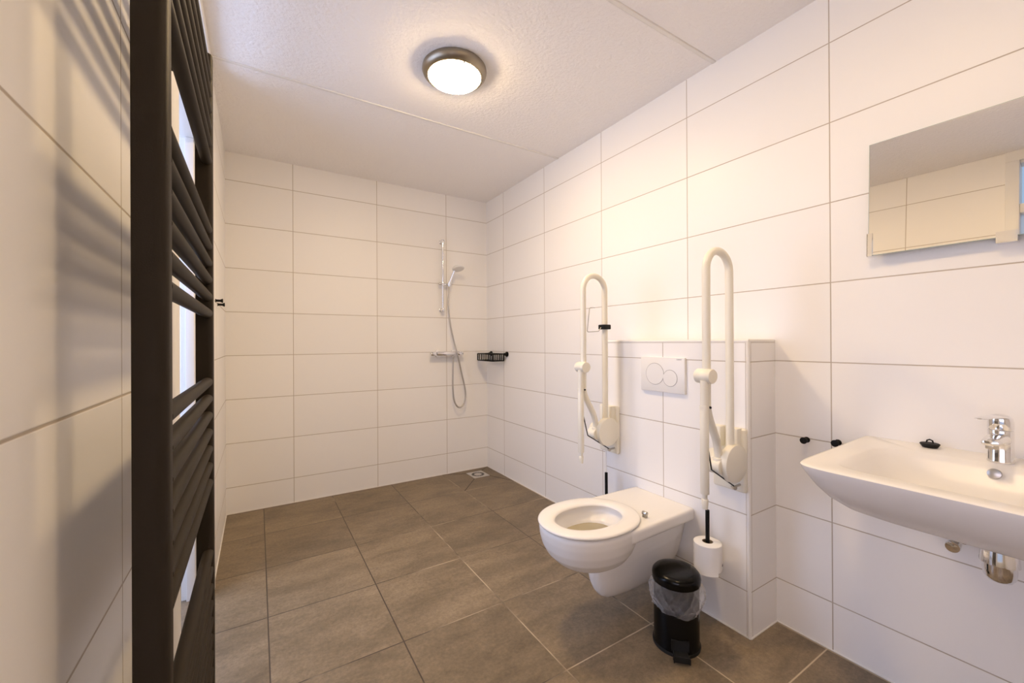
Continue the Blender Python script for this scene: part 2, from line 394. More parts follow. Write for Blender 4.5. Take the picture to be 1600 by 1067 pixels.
# ------------------------------------------------------------------ towel radiator
rad = thing('towel_radiator', 'tall matt anthracite ladder towel radiator standing off the left tiled wall', 'radiator', (-.106, .92, .10))
PXB, PXF = -.1215, -.0890
def post(y):
    b = MB(); w, rr = .020, .012
    prof = [(PXB, y-w), (PXF-rr, y-w)]+[(PXF-rr+rr*math.sin(a), y-w+rr-rr*math.cos(a)) for a in [PI/2*i/5 for i in range(1, 6)]]
    prof += [(PXF-rr+rr*math.cos(a), y+w-rr+rr*math.sin(a)) for a in [PI/2*i/5 for i in range(0, 6)]]+[(PXB, y+w)]
    b.loft([[Vector((x, yy, z)) for x, yy in prof] for z in (.10, 1.845)])
    b.link('post', 'radiator', rad)
post(.640); post(1.206)
bars = [1.790-.0393*i for i in range(6)]+[1.431-.0393*i for i in range(6)]+[1.073-.0393*i for i in range(7)]+[.672-.0393*i for i in range(13)]
for z in bars:
    b = MB(); b.cyl((-.1005, .655, z), (-.1005, 1.192, z), .0112, 20); b.link('bar', 'radiator', rad)
for y in (.700, 1.150):
    for z in (1.77, .30):
        b = MB(); b.cyl((XL, y, z), (XL+.012, y, z), .018); b.cyl((XL+.01, y, z), (-.115, y, z), .009); b.box((-.118, y-.014, z-.022), (-.1105, y+.014, z+.022), .002)
        b.link('wall_bracket', 'radiator', rad)
b = MB(); b.cyl((-.112, 1.226, 1.765), (-.112, 1.241, 1.765), .012, bev=.002); b.link('vent_plug', 'chrome', rad, 'small chrome vent plug')
b = MB(); b.cyl((-.105, 1.206, .10), (-.105, 1.206, .055), .010); b.cyl((-.105, 1.206, .075), (-.105, 1.262, .075), .019, bev=.004); b.cyl((-.105, 1.206, .075), (XL, 1.206, .075), .008)
b.link('valve', 'chrome', rad, 'chrome valve at the foot')

# ------------------------------------------------------------------ ceiling lamps
def lamp(loc, label):
    t = thing('ceiling_lamp', label, 'lamp', loc, 'round ceiling lamps')
    x, y, z = loc
    b = MB(); b.lathe(loc, [(.100, 0), (.146, 0), (.1515, -.006), (.1525, -.016), (.1495, -.026), (.141, -.036), (.130, -.042), (.1255, -.043), (.1235, -.040), (.122, -.030), (.100, -.028)], n=64, cap0=False, cap1=False); b.link('ring', 'bronze', t)
    b = MB(); b.lathe(loc, [(.1215, -.032), (.1215, -.043), (.117, -.051), (.100, -.060), (.06, -.067), (.02, -.070), (.001, -.070)], n=64, cap0=True, cap1=True); b.link('diffuser', 'glow', t)
    for k in range(3):
        a = .45+k*2*PI/3
        b = MB(); b.box((x+.1235*math.cos(a)-.004, y+.1235*math.sin(a)-.004, z-.0485), (x+.1235*math.cos(a)+.004, y+.1235*math.sin(a)+.004, z-.035), .0015); b.link('clip', 'steel', t)
    return t
l1 = lamp((.805, 1.800, ZC), 'lit round ceiling lamp with a bronze ring above the toilet')
l2 = copy_tree(l1); l2.location = (.80, .44, ZC)
for c_ in l2.children:
    if c_.name.startswith('diffuser'): c_.data = c_.data.copy(); c_.data.materials[0] = M['glow_dim']
l2['label'] = 'lit round ceiling lamp above the washbasin and out of the frame'

# ------------------------------------------------------------------ toilet
TY, TX = 1.270, BX      # s = distance from the boxing = TX - x
toi = thing('toilet', 'white long wall-hung toilet with an open oval seat and no lid', 'toilet', (TX, TY, .28))
NR = 72
def ov(sc_, a, hw, z, p=2.15, pb=None, ab=None):     # oval ring, centre s, half length a, half width
    return sring(TX-sc_, TY, a, hw, z, p, NR, p2=pb, ax2=ab)
# one solid: bowl, rear deck slab and trapway, fused by remeshing
b = MB()
b.loft([ov(.445, .020, .020, .250), ov(.450, .075, .066, .254), ov(.455, .120, .104, .266), ov(.46, .155, .134, .287), ov(.464, .183, .156, .318), ov(.466, .200, .169, .352), ov(.467, .209, .176, .388), ov(.467, .212, .178, .415), ov(.467, .210, .176, .425), ov(.467, .204, .170, .430)])
sl = []
for z, e in ((.374, -.012), (.378, -.005), (.386, 0), (.420, .001), (.427, -.002), (.430, -.009)):
    pts = [(TX-max(.38*k/12, .001), TY+.166+.0115*k/12+e) for k in range(13)]
    tip = [(TX-.38-.055*math.sin(a_), TY+(.1775+e)*math.cos(a_)) for a_ in [PI*i/12 for i in range(1, 12)]]
    sl.append([Vector((x_, y_, z)) for x_, y_ in pts+tip+[(x_, 2*TY-y_) for x_, y_ in reversed(pts)]])
b.loft(sl)
tr = []
for s_, hw, zt, zb, p in ((.001, .118, .385, .225, 4.5), (.03, .125, .385, .175, 4.5), (.08, .128, .385, .130, 4), (.15, .122, .385, .104, 3.6), (.23, .110, .385, .092, 3.2), (.30, .094, .36, .086, 3), (.35, .078, .32, .084, 2.8), (.385, .066, .29, .088, 2.6), (.410, .057, .275, .100, 2.4), (.430, .047, .27, .122, 2.2), (.445, .036, .268, .150, 2.1), (.456, .020, .265, .185, 2.0)):
    rg = []
    for k in range(48):
        t = 2*PI*k/48; c, q = math.cos(t), math.sin(t)
        zc_, hz = (zt+zb)/2, (zt-zb)/2
        yy = math.copysign(abs(c)**(2/p), c)*hw; zz = math.copysign(abs(q)**(2/p), q)*hz
        yy *= (.74+.26*min(1, max(0, (zz+hz)/(2*hz)*1.5)))      # narrower underneath
        rg.append(Vector((TX-s_, TY+yy, zc_+zz)))
    tr.append(rg)
b.loft(tr)
bowl = b.link('bowl', 'ceramic', toi, sharp=180)
b = MB()
b.loft([ov(.46, .02, .02, .282), ov(.46, .060, .048, .286), ov(.465, .088, .066, .305), ov(.468, .108, .083, .345), ov(.470, .121, .094, .378), ov(.470, .128, .100, .383), ov(.470, .150, .114, .400), ov(.470, .160, .121, .412), ov(.470, .160, .121, .46)])
cut = b.link('cutter', 'ceramic', toi)
md = bowl.modifiers.new('r', 'REMESH'); md.mode = 'VOXEL'; md.voxel_size = .0035; md.use_smooth_shade = True
md = bowl.modifiers.new('s', 'SMOOTH'); md.factor = .5; md.iterations = 5
md = bowl.modifiers.new('b', 'BOOLEAN'); md.operation = 'DIFFERENCE'; md.object = cut; md.solver = 'EXACT'
bpy.context.view_layer.update()
nm = bpy.data.meshes.new_from_object(bowl.evaluated_get(bpy.context.evaluated_depsgraph_get()))
bowl.modifiers.clear(); bowl.data = nm
bpy.data.objects.remove(cut)
for f in nm.polygons: f.use_smooth = True
bb = bmesh.new(); bb.from_mesh(nm)
for e_ in bb.edges:
    e_.smooth = not (len(e_.link_faces) == 2 and e_.calc_face_angle(0) > math.radians(45))
bb.to_mesh(nm); bb.free()
# seat: open oval ring
b = MB()
def sv(a, hw, z, s0=.472): return sring(TX-s0, TY, a, hw, z, 2.1, NR, p2=2.2, ax2=a*1.05)
sr = [sv(.205, .174, .4325), sv(.211, .180, .4345), sv(.2135, .1825, .439), sv(.2115, .1805, .4435), sv(.204, .1735, .4465), sv(.175, .136, .4475), sv(.158, .117, .446), sv(.149, .108, .441), sv(.147, .106, .436), sv(.149, .108, .4325)]
n_ = NR; vs = [p for r in sr for p in r]; fs = []
for k in range(len(sr)):
    k2 = (k+1) % len(sr)
    for i in range(n_):
        j = (i+1) % n_; fs.append([k*n_+i, k*n_+j, k2*n_+j, k2*n_+i])
b.add(vs, fs)
b.link('seat', 'seat', toi, sharp=60)
for dy in (-.112,):
    b = MB(); b.box((TX-.266, TY+dy-.008, .4305), (TX-.250, TY+dy+.008, .440), .002); b.cyl((TX-.258, TY+dy-.011, .4465), (TX-.258, TY+dy+.011, .4465), .0085, bev=.002)
    b.link('hinge', 'steel', toi, 'small grey metal seat hinge')
b = MB(); b.loft([ov(.470, .1165, .0895, .3695), ov(.470, .1175, .0905, .3720)])
b.link('water', 'water', toi, 'shallow water in the bowl')

# flush plate
FXp = BX
fl = thing('flush_plate', 'white rectangular flush plate with two round buttons on the boxing', 'flush plate', (FXp, 1.262, 1.007))
b = MB(); b.box((FXp-.013, 1.140, .925), (FXp+.001, 1.385, 1.089), .003); b.link('plate', 'plate', fl)
for y, z, r in ((1.301, 1.009, .050), (1.216, .993, .037)):
    b = MB(); b.cyl((FXp-.0138, y, z), (FXp-.012, y, z), r+.0017, 48); b.cyl((FXp-.0145, y, z), (FXp-.0125, y, z), r, 48, mi=1)
    b.link('button', ['grey', 'plate'], fl, 'large round button' if r > .04 else 'small round button')
tx = bpy.data.curves.new('lettering', 'FONT'); tx.body = 'GEBERIT'; tx.size = .0075; tx.extrude = .0002; tx.align_x = 'CENTER'
to = bpy.data.objects.new('lettering', tx); COL.objects.link(to)
bpy.context.view_layer.update()
me = bpy.data.meshes.new_from_object(to.evaluated_get(bpy.context.evaluated_depsgraph_get())); bpy.data.objects.remove(to)
me.materials.clear(); me.materials.append(M['grey'])
lo = bpy.data.objects.new('lettering', me); COL.objects.link(lo); lo.parent = fl
lo.location = (-.0133, 1.168-1.262, 1.0775-1.007); lo.rotation_euler = (PI/2, 0, -PI/2)

# ------------------------------------------------------------------ fold-up grab bars
def grab(yc, label):
    t = thing('grab_bar', label, 'grab bar', (BX, yc, .57), 'fold-up grab bars beside the toilet')
    xa, xb, yb = 1.541, 1.392, yc-.045
    zt = 1.515
    # wall plate
    b = MB(); b.box((BX-.022, yc-.068, .568), (BX, yc+.068, .820), .010, 3)
    b.box((BX-.050, yc-.052, .74), (BX-.01, yc-.030, .822), .006, 2); b.box((BX-.050, yc+.015, .74), (BX-.01, yc+.037, .822), .006, 2)
    b.link('wall_plate', 'grab', t)
    # hub: drum lying along y with a wide cap
    b = MB(); b.cyl((1.548, yc-.040, .690), (1.548, yc+.045, .690), .044, 40, bev=.006); b.box((1.548, yc-.035, .655), (BX-.012, yc+.040, .725), .01); b.link('hub', 'grab', t)
    b = MB(); b.cyl((1.546, yc-.070, .695), (1.546, yc-.040, .695), .073, 48, bev=.005); b.link('hub_cap', 'grab', t)
    # bent U tube
    r = (xa-xb)/2
    pts = [Vector((xa, yb, .71)), Vector((xa, yb, 1.25))]+arc(((xa+xb)/2, yb, zt-r-.0145), r, 0, PI, 24, (1, 0, 0), (0, 0, 1))
    pts += [Vector((xb, yb, 1.25)), Vector((xb, yb, 1.0))]+catmull([Vector(p) for p in [(xb, yb, .94), (xb+.004, yb, .908), (xb+.024, yb+.003, .868), (xb+.058, yb+.008, .818), (xb+.082, yb+.012, .775), (xb+.092, yb+.014, .735), (xb+.092, yb+.014, .70)]], 5)
    b = MB(); b.tube(pts, .0145, 20); b.link('tube', 'grab', t)
    b = MB(); b.cyl((xb+.092, yb+.014, .668), (xb+.092, yb+.014, .722), .0195, bev=.003); b.cyl((xb+.092, yb-.004, .688), (xb+.092, yb+.048, .688), .029, bev=.003); b.link('socket', 'grab', t)
    # clamp block and folding leg
    lx, ly = xb-.024, yb-.006
    b = MB()
    b.loft([[Vector((xb-.008+math.cos(q_)*(.029 if not g_ else .027), yy_, 1.036+math.sin(q_)*(.0265 if not g_ else .0245))) for q_ in [2*PI*k_/32 for k_ in range(32)]] for yy_, g_ in ((yb-.030, 1), (yb-.027, 0), (yb+.027, 0), (yb+.030, 1))])
    b.link('clamp', 'grab', t)
    b = MB(); b.cyl((lx, ly, 1.020), (lx, ly, .905), .0135); b.cyl((lx, ly, .920), (lx, ly, .612), .0150, bev=.002); b.cyl((lx, ly, .918), (lx, ly, .930), .0162)
    b.link('leg', 'grab', t)
    b = MB(); b.cyl((lx, ly, .615), (lx, ly, .592), .0085); b.cyl((lx, ly, .594), (lx, ly, .558), .0120, r2=.0100, bev=.002); b.link('foot', 'grab', t)
    # spring rod
    b = MB(); b.tube([(lx+.014, ly, .80), (lx+.020, ly, .78), (xb+.024, yb-.002, .690), (BX-.060, yc-.045, .600)], .0026, 8); b.link('spring_rod', 'rubber', t, 'thin dark steel rod')
    b = MB(); b.cyl((BX-.066, yc-.054, .596), (BX-.054, yc-.034, .596), .0075, 12, bev=.002); b.link('bolt', 'steel', t)
    b = MB(); b.cyl((BX-.056, yc-.045, .597), (BX-.020, yc-.045, .600), .005, 10); b.link('pin', 'steel', t)
    b = MB(); b.cyl((lx+.012, ly-.016, .924), (lx+.018, ly-.010, .924), .0045, 10); b.link('screw', 'rubber', t)
    return t
g1 = grab(.938, 'cream white fold-up grab bar on the near end of the boxing, beside the paper roll')
g2 = copy_tree(g1); g2.location = (BX, 1.602, .57); g2['label'] = 'cream white fold-up grab bar on the far end of the boxing, with a black clip'
# clip with wire bow for a paper roll on the far bar
cl = thing('roll_clip', 'black clip with a thin wire bow on the far grab bar', 'clip', (1.541, 1.557, 1.238), None)
b = MB(); b.box((1.512, 1.533, 1.227), (1.562, 1.577, 1.252), .004); b.link('clip_body', 'black', cl)
b = MB(); b.tube([(1.516, 1.557, 1.240), (1.505, 1.557, 1.226), (1.495, 1.557, 1.217), (1.424, 1.557, 1.213), (1.418, 1.557, 1.219), (1.434, 1.557, 1.330), (1.440, 1.557, 1.337), (1.470, 1.557, 1.338)], .0024, 8); b.link('wire_bow', 'steel', cl, 'bent steel wire')

# ------------------------------------------------------------------ paper holders
def holder(y, label):
    t = thing('paper_holder', label, 'paper holder', (BX, y, .235), 'upright paper holders beside the toilet')
    x = 1.540
    b = MB(); b.cyl((BX, y, .238), (BX-.010, y, .238), .0125, bev=.002); b.link('wall_rose', 'black', t)
    b = MB(); b.tube([(BX-.008, y, .238), (x+.012, y, .238), (x+.003, y, .240), (x, y, .250), (x, y, .479)], .0078, 16); b.cyl((x, y, .476), (x, y, .482), .0078, bev=.001); b.link('rod', 'black', t)
    return t
h1 = holder(.988, 'black upright paper holder rod carrying the white roll')
h2 = copy_tree(h1); h2.location = (BX, 1.552, .235); h2['label'] = 'black upright rod on the boxing behind the toilet bowl, without a roll in sight'
roll = thing('toilet_paper_roll', 'white toilet paper roll on the black rod right of the toilet', 'toilet paper', (1.540, .988, .2475))
b = MB()
prof_o = [(.020, .2475), (.049, .2475), (.052, .250)]
for k in range(1, 12): prof_o.append((.0525+.0006*math.sin(k*2.3), .25+k*.0092))
prof_o += [(.052, .353), (.048, .3555), (.020, .3555)]
b.lathe((1.540, .988, 0), prof_o, n=48, cap0=False, cap1=False)
# loose hanging end wrapping the near side
ang = [math.radians(a) for a in range(150, 262, 8)]
b.loft([[Vector((1.540+rr*math.cos(a), .988+rr*math.sin(a), z)) for a in ang] for rr, z in ((.0535, .352), (.0540, .30), (.0545, .262), (.0575, .247), (.0585, .243))], False, False, close=False)
b.link('paper', 'paper', roll)
b = MB(); b.lathe((1.540, .988, 0), [(.0185, .2475), (.0205, .2475), (.0205, .3556), (.0185, .3556), (.0185, .2475)], n=32, cap0=False, cap1=False); b.link('core', 'card', roll)

# ------------------------------------------------------------------ pedal bin with liner
BC = Vector((1.372, 1.012, 0))
pb = thing('pedal_bin', 'small round black pedal bin with a closed lid on the floor right of the toilet', 'bin', BC)
b = MB(); b.lathe(BC, [(.0845, .004), (.0850, .012), (.0835, .020), (.0825, .03), (.0825, .235), (.080, .24)], n=56); b.link('body', 'black_gloss', pb)
b = MB(); b.lathe(BC, [(.083, .243), (.0875, .245), (.0885, .262), (.087, .272), (.080, .280), (.060, .285), (.03, .287), (.001, .2875)], n=56); b.link('lid', 'black_gloss', pb)
b = MB(); b.lathe(BC, [(.080, 0), (.0865, 0), (.0875, .006), (.0865, .012), (.083, .013)], n=56); b.link('base_ring', 'rubber', pb)
pdir = Vector((-.70, -.71, 0)).normalized(); pside = Vector((-pdir.y, pdir.x, 0))
b = MB()
def pbox(d0, d1, w, z0, z1, bev=.003):
    t = bmesh.new(); bmesh.ops.create_cube(t, size=1)
    for v in t.verts:
        d = d0 if v.co.x < 0 else d1
        v.co = BC+pdir*d+pside*(v.co.y*w)+Vector((0, 0, z0 if v.co.z < 0 else z1))
    bmesh.ops.bevel(t, geom=list(t.edges), offset=bev, segments=2, affect='EDGES'); b.merge(t)
pbox(.075, .118, .050, .018, .027); pbox(.110, .121, .052, .012, .027)
b.link('pedal', 'rubber', pb)
b = MB(); pbox(.080, .086, .058, .028, .062, .002); b.link('pedal_guard', 'rubber', pb)
b = MB(); pbox(-.096, -.080, .045, .215, .262, .003); b.link('hinge', 'rubber', pb)
# crumpled transparent liner folded over the rim
b = MB(); random.seed(3)
rings = []
n_ = 120
n_ = 220
NL = 18
ph = [random.uniform(0, 6.28) for _ in range(10)]
def ridge(x): return (1-abs(math.sin(x)))**3
for k in range(NL):
    f = k/(NL-1)
    r = .0845+.0095*math.sin(PI*min(1, f*1.15+.05))**.7+(.0015 if f > .9 else 0); z = .243-.088*f
    rg = []
    for i in range(n_):
        a = 2*PI*i/n_
        env = min(1, f*4+.1)
        w = (ridge(4.5*a+ph[0]+f*3.1)*.0050+ridge(7*a+ph[1]-f*5.0)*.0042+ridge(10.5*a+ph[2]+f*8)*.0028+ridge(3*a+ph[3]-f*11)*.0030)*env-.0035*env
        bulge = .012*max(0, math.cos(a-math.radians(-50)))**3*math.sin(PI*f)+.007*max(0, math.cos(a-math.radians(150)))**4*math.sin(PI*f)
        dz = (.004*math.sin(3*a+ph[4])+.003*math.sin(7*a+ph[5]))*f - .012*f*math.cos(a-math.radians(230))
        rr = max(r+w+bulge, .0836)
        rg.append(BC+Vector((rr*math.cos(a), rr*math.sin(a), z+dz)))
    rings.append(rg)
b.loft(rings, False, False)
bag = b.link('bin_liner', 'film', None, sharp=60, origin=(BC.x, BC.y, .155))
tag(bag, 'crumpled transparent plastic liner folded over the rim of the black bin', 'bin liner')

# ------------------------------------------------------------------ washbasin
SY = .240
wb = thing('washbasin', 'white rectangular washbasin with a wide flat rim on the right wall', 'washbasin', (XR, SY, .70))
b = MB(); N = 96
def rr(x0, x1, hw0, hw1, z, p):
    """rounded rectangle between x0 (front) and x1 (wall); hw0 half width in front, hw1 at the wall; z may be a function of x"""
    out = []
    cx, ax = (x0+x1)/2, (x1-x0)/2
    for k in range(N):
        t = 2*PI*k/N; c, s_ = math.cos(t), math.sin(t)
        pq = 60 if (c > 0 and x1 > 1.75) else p
        X_ = cx+math.copysign(abs(c)**(2/pq), c)*ax
        f = (X_-x0)/(x1-x0); hw = hw0+(hw1-hw0)*f
        out.append(Vector((X_, SY+math.copysign(abs(s_)**(2/pq), s_)*hw, z(X_) if callable(z) else z)))
    return out
X1 = XR-.0005
ZT = .826
front = 1.262
tilt = lambda z0: (lambda x: z0-.004*(X1-x)/.56)
rings = [rr(1.47, X1, .20, .22, .668, 5), rr(1.43, X1, .235, .245, .676, 6), rr(1.385, X1, .262, .270, .694, 7), rr(1.335, X1, .284, .292, .726, 8), rr(1.300, X1, .299, .307, .760, 9), rr(1.276, X1, .310, .319, .792, 10), rr(front+.002, X1, .316, .326, .812, 11), rr(front, X1, .3175, .328, .820, 11), rr(front+.004, X1, .3150, .3265, tilt(.8265), 11), rr(front+.012, X1, .3090, .321, tilt(.8270), 11),
         rr(front+.060, 1.712, .262, .262, tilt(.8255), 6), rr(front+.068, 1.704, .254, .254, tilt(.822), 6), rr(front+.085, 1.690, .238, .240, .806, 5), rr(front+.120, 1.668, .205, .21, .770, 4), rr(1.42, 1.64, .155, .16, .742, 3), rr(1.48, 1.60, .07, .07, .732, 2.5), rr(1.52, 1.56, .02, .02, .730, 2)]
b.loft(rings)
b.link('basin', 'ceramic', wb, sharp=60)
b = MB(); b.cyl((1.702, .250, .7975), (1.6795, .250, .803), .0135, 28, bev=.001); 
b.link('overflow', 'steel', wb, 'round dark overflow hole')
b = MB(); b.lathe((1.54, SY, .730), [(.031, 0), (.031, .003), (.024, .004), (.020, .001), (.001, .001)], n=32); b.link('drain_ring', 'chrome', wb)
# faucet
fc = thing('basin_faucet', 'chrome single-lever tap standing on the back rim of the washbasin', 'faucet', (1.745, .247, ZT))
fx, fy = 1.745, .247
b = MB()
def fr(cx, rx, ry, z, dx=0): return sring(cx+dx, fy, rx, ry, z, 2.6, 44)
b.loft([fr(fx, .0275, .0255, ZT-.001), fr(fx, .0280, .0260, ZT+.003), fr(fx, .0265, .0245, ZT+.008), fr(fx, .0260, .0240, ZT+.050), fr(fx-.001, .0262, .0242, ZT+.086), fr(fx-.001, .0255, .0236, ZT+.088)])
sp = []
for d, zc_, hw, hz in ((.0, .062, .0215, .0190), (.03, .067, .0210, .0150), (.06, .0695, .0200, .0115), (.09, .0690, .0190, .0095), (.108, .0675, .0180, .0088), (.114, .0668, .0140, .0070), (.116, .0665, .0060, .0030)):
    sp.append([Vector((fx-.010-d, fy+math.copysign(abs(math.cos(t))**.8, math.cos(t))*hw, ZT+zc_+math.copysign(abs(math.sin(t))**.8, math.sin(t))*hz)) for t in [2*PI*k/32 for k in range(32)]])
b.loft(sp)
b.link('faucet_body', 'chrome', fc)
b = MB(); b.cyl((fx-.106, fy, ZT+.066), (fx-.106, fy, ZT+.050), .0120, bev=.001); b.link('aerator', 'steel', fc)
b = MB()
b.loft([fr(fx-.001, .0250, .0232, ZT+.0895), fr(fx-.001, .0262, .0242, ZT+.092), fr(fx-.001, .0262, .0242, ZT+.108), fr(fx-.004, .0240, .0225, ZT+.120), fr(fx-.009, .0180, .0175, ZT+.128), fr(fx-.013, .0080, .0080, ZT+.132)])
lv = []
for d, z_, hw, hz, dy in ((-.004, .119, .0195, .0080, 0), (.02, .124, .0200, .0060, .001), (.05, .1275, .0190, .0042, .004), (.08, .1290, .0170, .0032, .008), (.115, .1295, .0140, .0026, .013), (.132, .1295, .0110, .0022, .016), (.138, .1295, .0050, .0012, .017)):
    lv.append([Vector((fx-d, fy+dy+math.cos(t)*hw, ZT+z_+math.sin(t)*hz)) for t in [2*PI*k/28 for k in range(28)]])
b.loft(lv)
b.link('lever', 'chrome', fc)
# stopper
stp = thing('basin_stopper', 'black rubber basin stopper lying on the back rim of the washbasin', 'stopper', (1.790, .398, ZT+.0005))
b = MB(); b.lathe((1.790, .398, ZT), [(.017, .0005), (.0225, .009), (.0235, .012), (.021, .014), (.008, .0145)], n=28); b.link('disc', 'rubber', stp)
b = MB(); b.tube([(1.790, .390, ZT+.013), (1.790, .392, ZT+.022), (1.790, .398, ZT+.025), (1.790, .404, ZT+.022), (1.790, .406, ZT+.013)], .0022, 8); b.link('ring', 'rubber', stp)
# bottle trap
tp = thing('bottle_trap', 'chrome bottle trap hanging under the washbasin', 'trap', (1.60, SY-.008, .54))
tx_, ty_ = 1.60, SY-.010
b = MB(); b.lathe((tx_, ty_, 0), [(.020, .700), (.020, .670), (.028, .668), (.0285, .655), (.030, .650), (.0355, .598), (.0355, .595), (.0305, .594)], n=36); b.link('collar', 'chrome', tp)
b = MB(); b.lathe((tx_, ty_, 0), [(.0305, .620), (.0305, .578), (.0285, .562), (.022, .552), (.010, .547), (.001, .5465)], n=36); b.link('cup', 'chrome', tp)
b = MB(); b.cyl((tx_+.02, ty_, .640), (XR, ty_, .640), .016); b.cyl((XR-.008, ty_, .640), (XR, ty_, .640), .034, bev=.002); b.link('outlet_pipe', 'chrome', tp)
# angle valve
av = thing('angle_valve', 'small chrome angle valve on the wall under the washbasin', 'valve', (XR, .335, .566))
b = MB(); b.cyl((XR, .335, .566), (XR-.006, .335, .566), .026, bev=.002); b.cyl((XR-.004, .335, .566), (XR-.070, .335, .566), .0115); b.cyl((XR-.050, .335, .567), (XR-.050, .335, .625), .008); b.link('valve_body', 'chrome', av)
b = MB(); b.cyl((XR-.070, .335, .566), (XR-.098, .338, .556), .0125, r2=.0165, bev=.002); b.lathe((XR-.098, .338, .556), [(.0160, 0), (.0155, .003), (.001, .004)], axis=(-1, 0, 0), n=24); b.link('knob', 'chrome', av)
b = MB(); b.tube([(XR-.050, .335, .635), (XR-.052, .33, .66), (XR-.075, .29, .70), (XR-.08, .26, .76)], .0045, 10, smooth_path=5); b.link('supply_hose', 'steel', av)

# ------------------------------------------------------------------ mirror
mr = thing('wall_mirror', 'frameless rectangular mirror on the right wall above the washbasin', 'mirror', (XR, .25, 1.452))
MTB, MTY = .0457, .0182       # leans back at the top, turned a little towards the door
def mpt(d, y, z):              # d = distance in front of the mirror's back
    return Vector((XR-.0035-d-(1.8405-z)*MTB-(y+.052)*MTY, y, z))
def mslab(y0, y1, z0, z1, d0, d1, mi=0):
    b.loft([[mpt(d, y0, z0), mpt(d, y1, z0), mpt(d, y1, z1), mpt(d, y0, z1)] for d in (d0, d1)], smooth=False, mi=mi)
b = MB(); mslab(-.052, .5475, 1.4535, 1.8405, 0, .005); mslab(-.0505, .546, 1.455, 1.839, .0048, .0055, mi=1)
b.link('glass', ['glass_edge', 'mirror'], mr)
for y0, y1 in ((.536, .5505), (-.054, -.040)):
    b = MB(); mslab(y0, y1, 1.452, 1.530, .0056, .0095); mslab(min(y0, y1) if y1 < 0 else .5480, y0+.0012 if y1 < 0 else .5505, 1.452, 1.530, -.006, .0095); b.link('corner_clip', 'chrome', mr)
b = MB(); mslab(.2205, .2605, 1.438, 1.470, .0056, .009); b.box((XR, .2205, 1.4375), (mpt(.009, .26, 1.44).x, .2605, 1.4425)); b.link('bottom_clip', 'chrome', mr)

# ------------------------------------------------------------------ wall knobs and hooks
def knob(p, d, name, label, cat, group, L=.034, r0=.0075, r1=.0125, pr=None):
    d = Vector(d); p = Vector(p)
    b = MB(); b.lathe(p, [(r1*.9, 0), (r1*.9, .002), (r0, .004), (r0*.95, L*.65), (r1*.9, L*.85), (r1, L*.9), (r1, L), (r1*.8, L*1.03), (.001, L*1.03)], axis=d, n=24)
    o = b.link(name, 'black', None, origin=p); return tag(o, label, cat, group)
knob((XR, .752, .775), (-1, 0, 0), 'wall_hook', 'small black knob hook on the right wall between boxing and washbasin', 'hook', 'black knob hooks on the right wall', .03)
knob((XR, .650, .785), (-1, 0, 0), 'wall_hook', 'small black knob hook half hidden behind the left end of the washbasin', 'hook', 'black knob hooks on the right wall', .03)
knob((XL, 2.60, 1.386), (1, 0, 0), 'wall_hook', 'upper nearer one of two small black hooks beside the radiator on the left wall', 'hook', 'black hooks on the left wall', .032, .0065, .0105)
knob((XL, 2.74, 1.377), (1, 0, 0), 'wall_hook', 'lower farther one of two small black hooks beside the radiator on the left wall', 'hook', 'black hooks on the left wall', .032, .0065, .0105)

# ------------------------------------------------------------------ shower
YS = YB-.045
sr_ = thing('shower_rail', 'chrome upright shower rail with a slider on the back wall', 'shower rail', (1.372, YB, 1.43))
b = MB(); b.cyl((1.372, YS, 1.435), (1.372, YS, 2.055), .0095, 20); b.link('rail', 'chrome', sr_)
for z in (1.447, 2.043):
    b = MB(); b.cyl((1.372, YB, z), (1.372, YS-.012, z), .0155, bev=.002); b.cyl((1.372, YB, z), (1.372, YB-.006, z), .020, bev=.002); b.cyl((1.372, YS, z-.016), (1.372, YS, z+.016), .0145, bev=.003); b.link('rail_bracket', 'chrome', sr_)
b = MB(); b.cyl((1.335, YS, 1.672), (1.425, YS-.004, 1.668), .0125, bev=.003); b.cyl((1.372, YS, 1.655), (1.372, YS, 1.69), .016, bev=.003); b.lathe((1.418, YS-.030, 1.658), [(.0135, 0), (.017, .0), (.019, .028), (.0145, .028)], axis=(.1, -.1, 1), n=24, cap0=False, cap1=False); b.cyl((1.418, YS-.002, 1.668), (1.418, YS-.02, 1.670), .009)
b.link('slider', 'chrome', sr_)
hs = thing('hand_shower', 'white and chrome hand shower resting in the rail slider', 'hand shower', (1.418, YS-.03, 1.65))
b = MB(); b.tube([(1.418, YS-.028, 1.650), (1.424, YS-.034, 1.69), (1.440, YS-.048, 1.74), (1.455, YS-.062, 1.785)], [.0095, .011, .0115, .013], 16, smooth_path=1); b.link('handle', 'chrome', hs)
b = MB(); b.lathe((1.478, YS-.085, 1.805), [(.012, .022), (.035, .016), (.052, .006), (.0535, -.004), (.050, -.008)], axis=(-.05, .35, 1), n=40); b.link('shower_head', 'white_plastic', hs)
b = MB(); b.lathe((1.478, YS-.085, 1.805), [(.048, -.0085), (.046, -.011), (.001, -.0112)], axis=(-.05, .35, 1), n=40); b.link('spray_face', 'plate', hs)
hose = MB()
hp = [(1.418, YS-.028, 1.652), (1.413, YS-.030, 1.60), (1.410, YS-.026, 1.50), (1.425, YS-.024, 1.35), (1.455, YS-.026, 1.20), (1.490, YS-.034, 1.06), (1.530, YS-.03, .90), (1.565, YS-.026, .76), (1.570, YS-.024, .67), (1.553, YS-.024, .615), (1.522, YS-.024, .590), (1.490, YS-.024, .602), (1.462, YS-.024, .66), (1.450, YS-.024, .78), (1.452, YS-.022, .92), (1.458, YS-.02, 1.045)]
hose.tube(hp, .0068, 12, smooth_path=8)
ho = hose.link('shower_hose', 'hose', None, origin=(1.49, YS, .59)); tag(ho, 'grey metal shower hose hanging in a long loop from the mixer', 'shower hose')
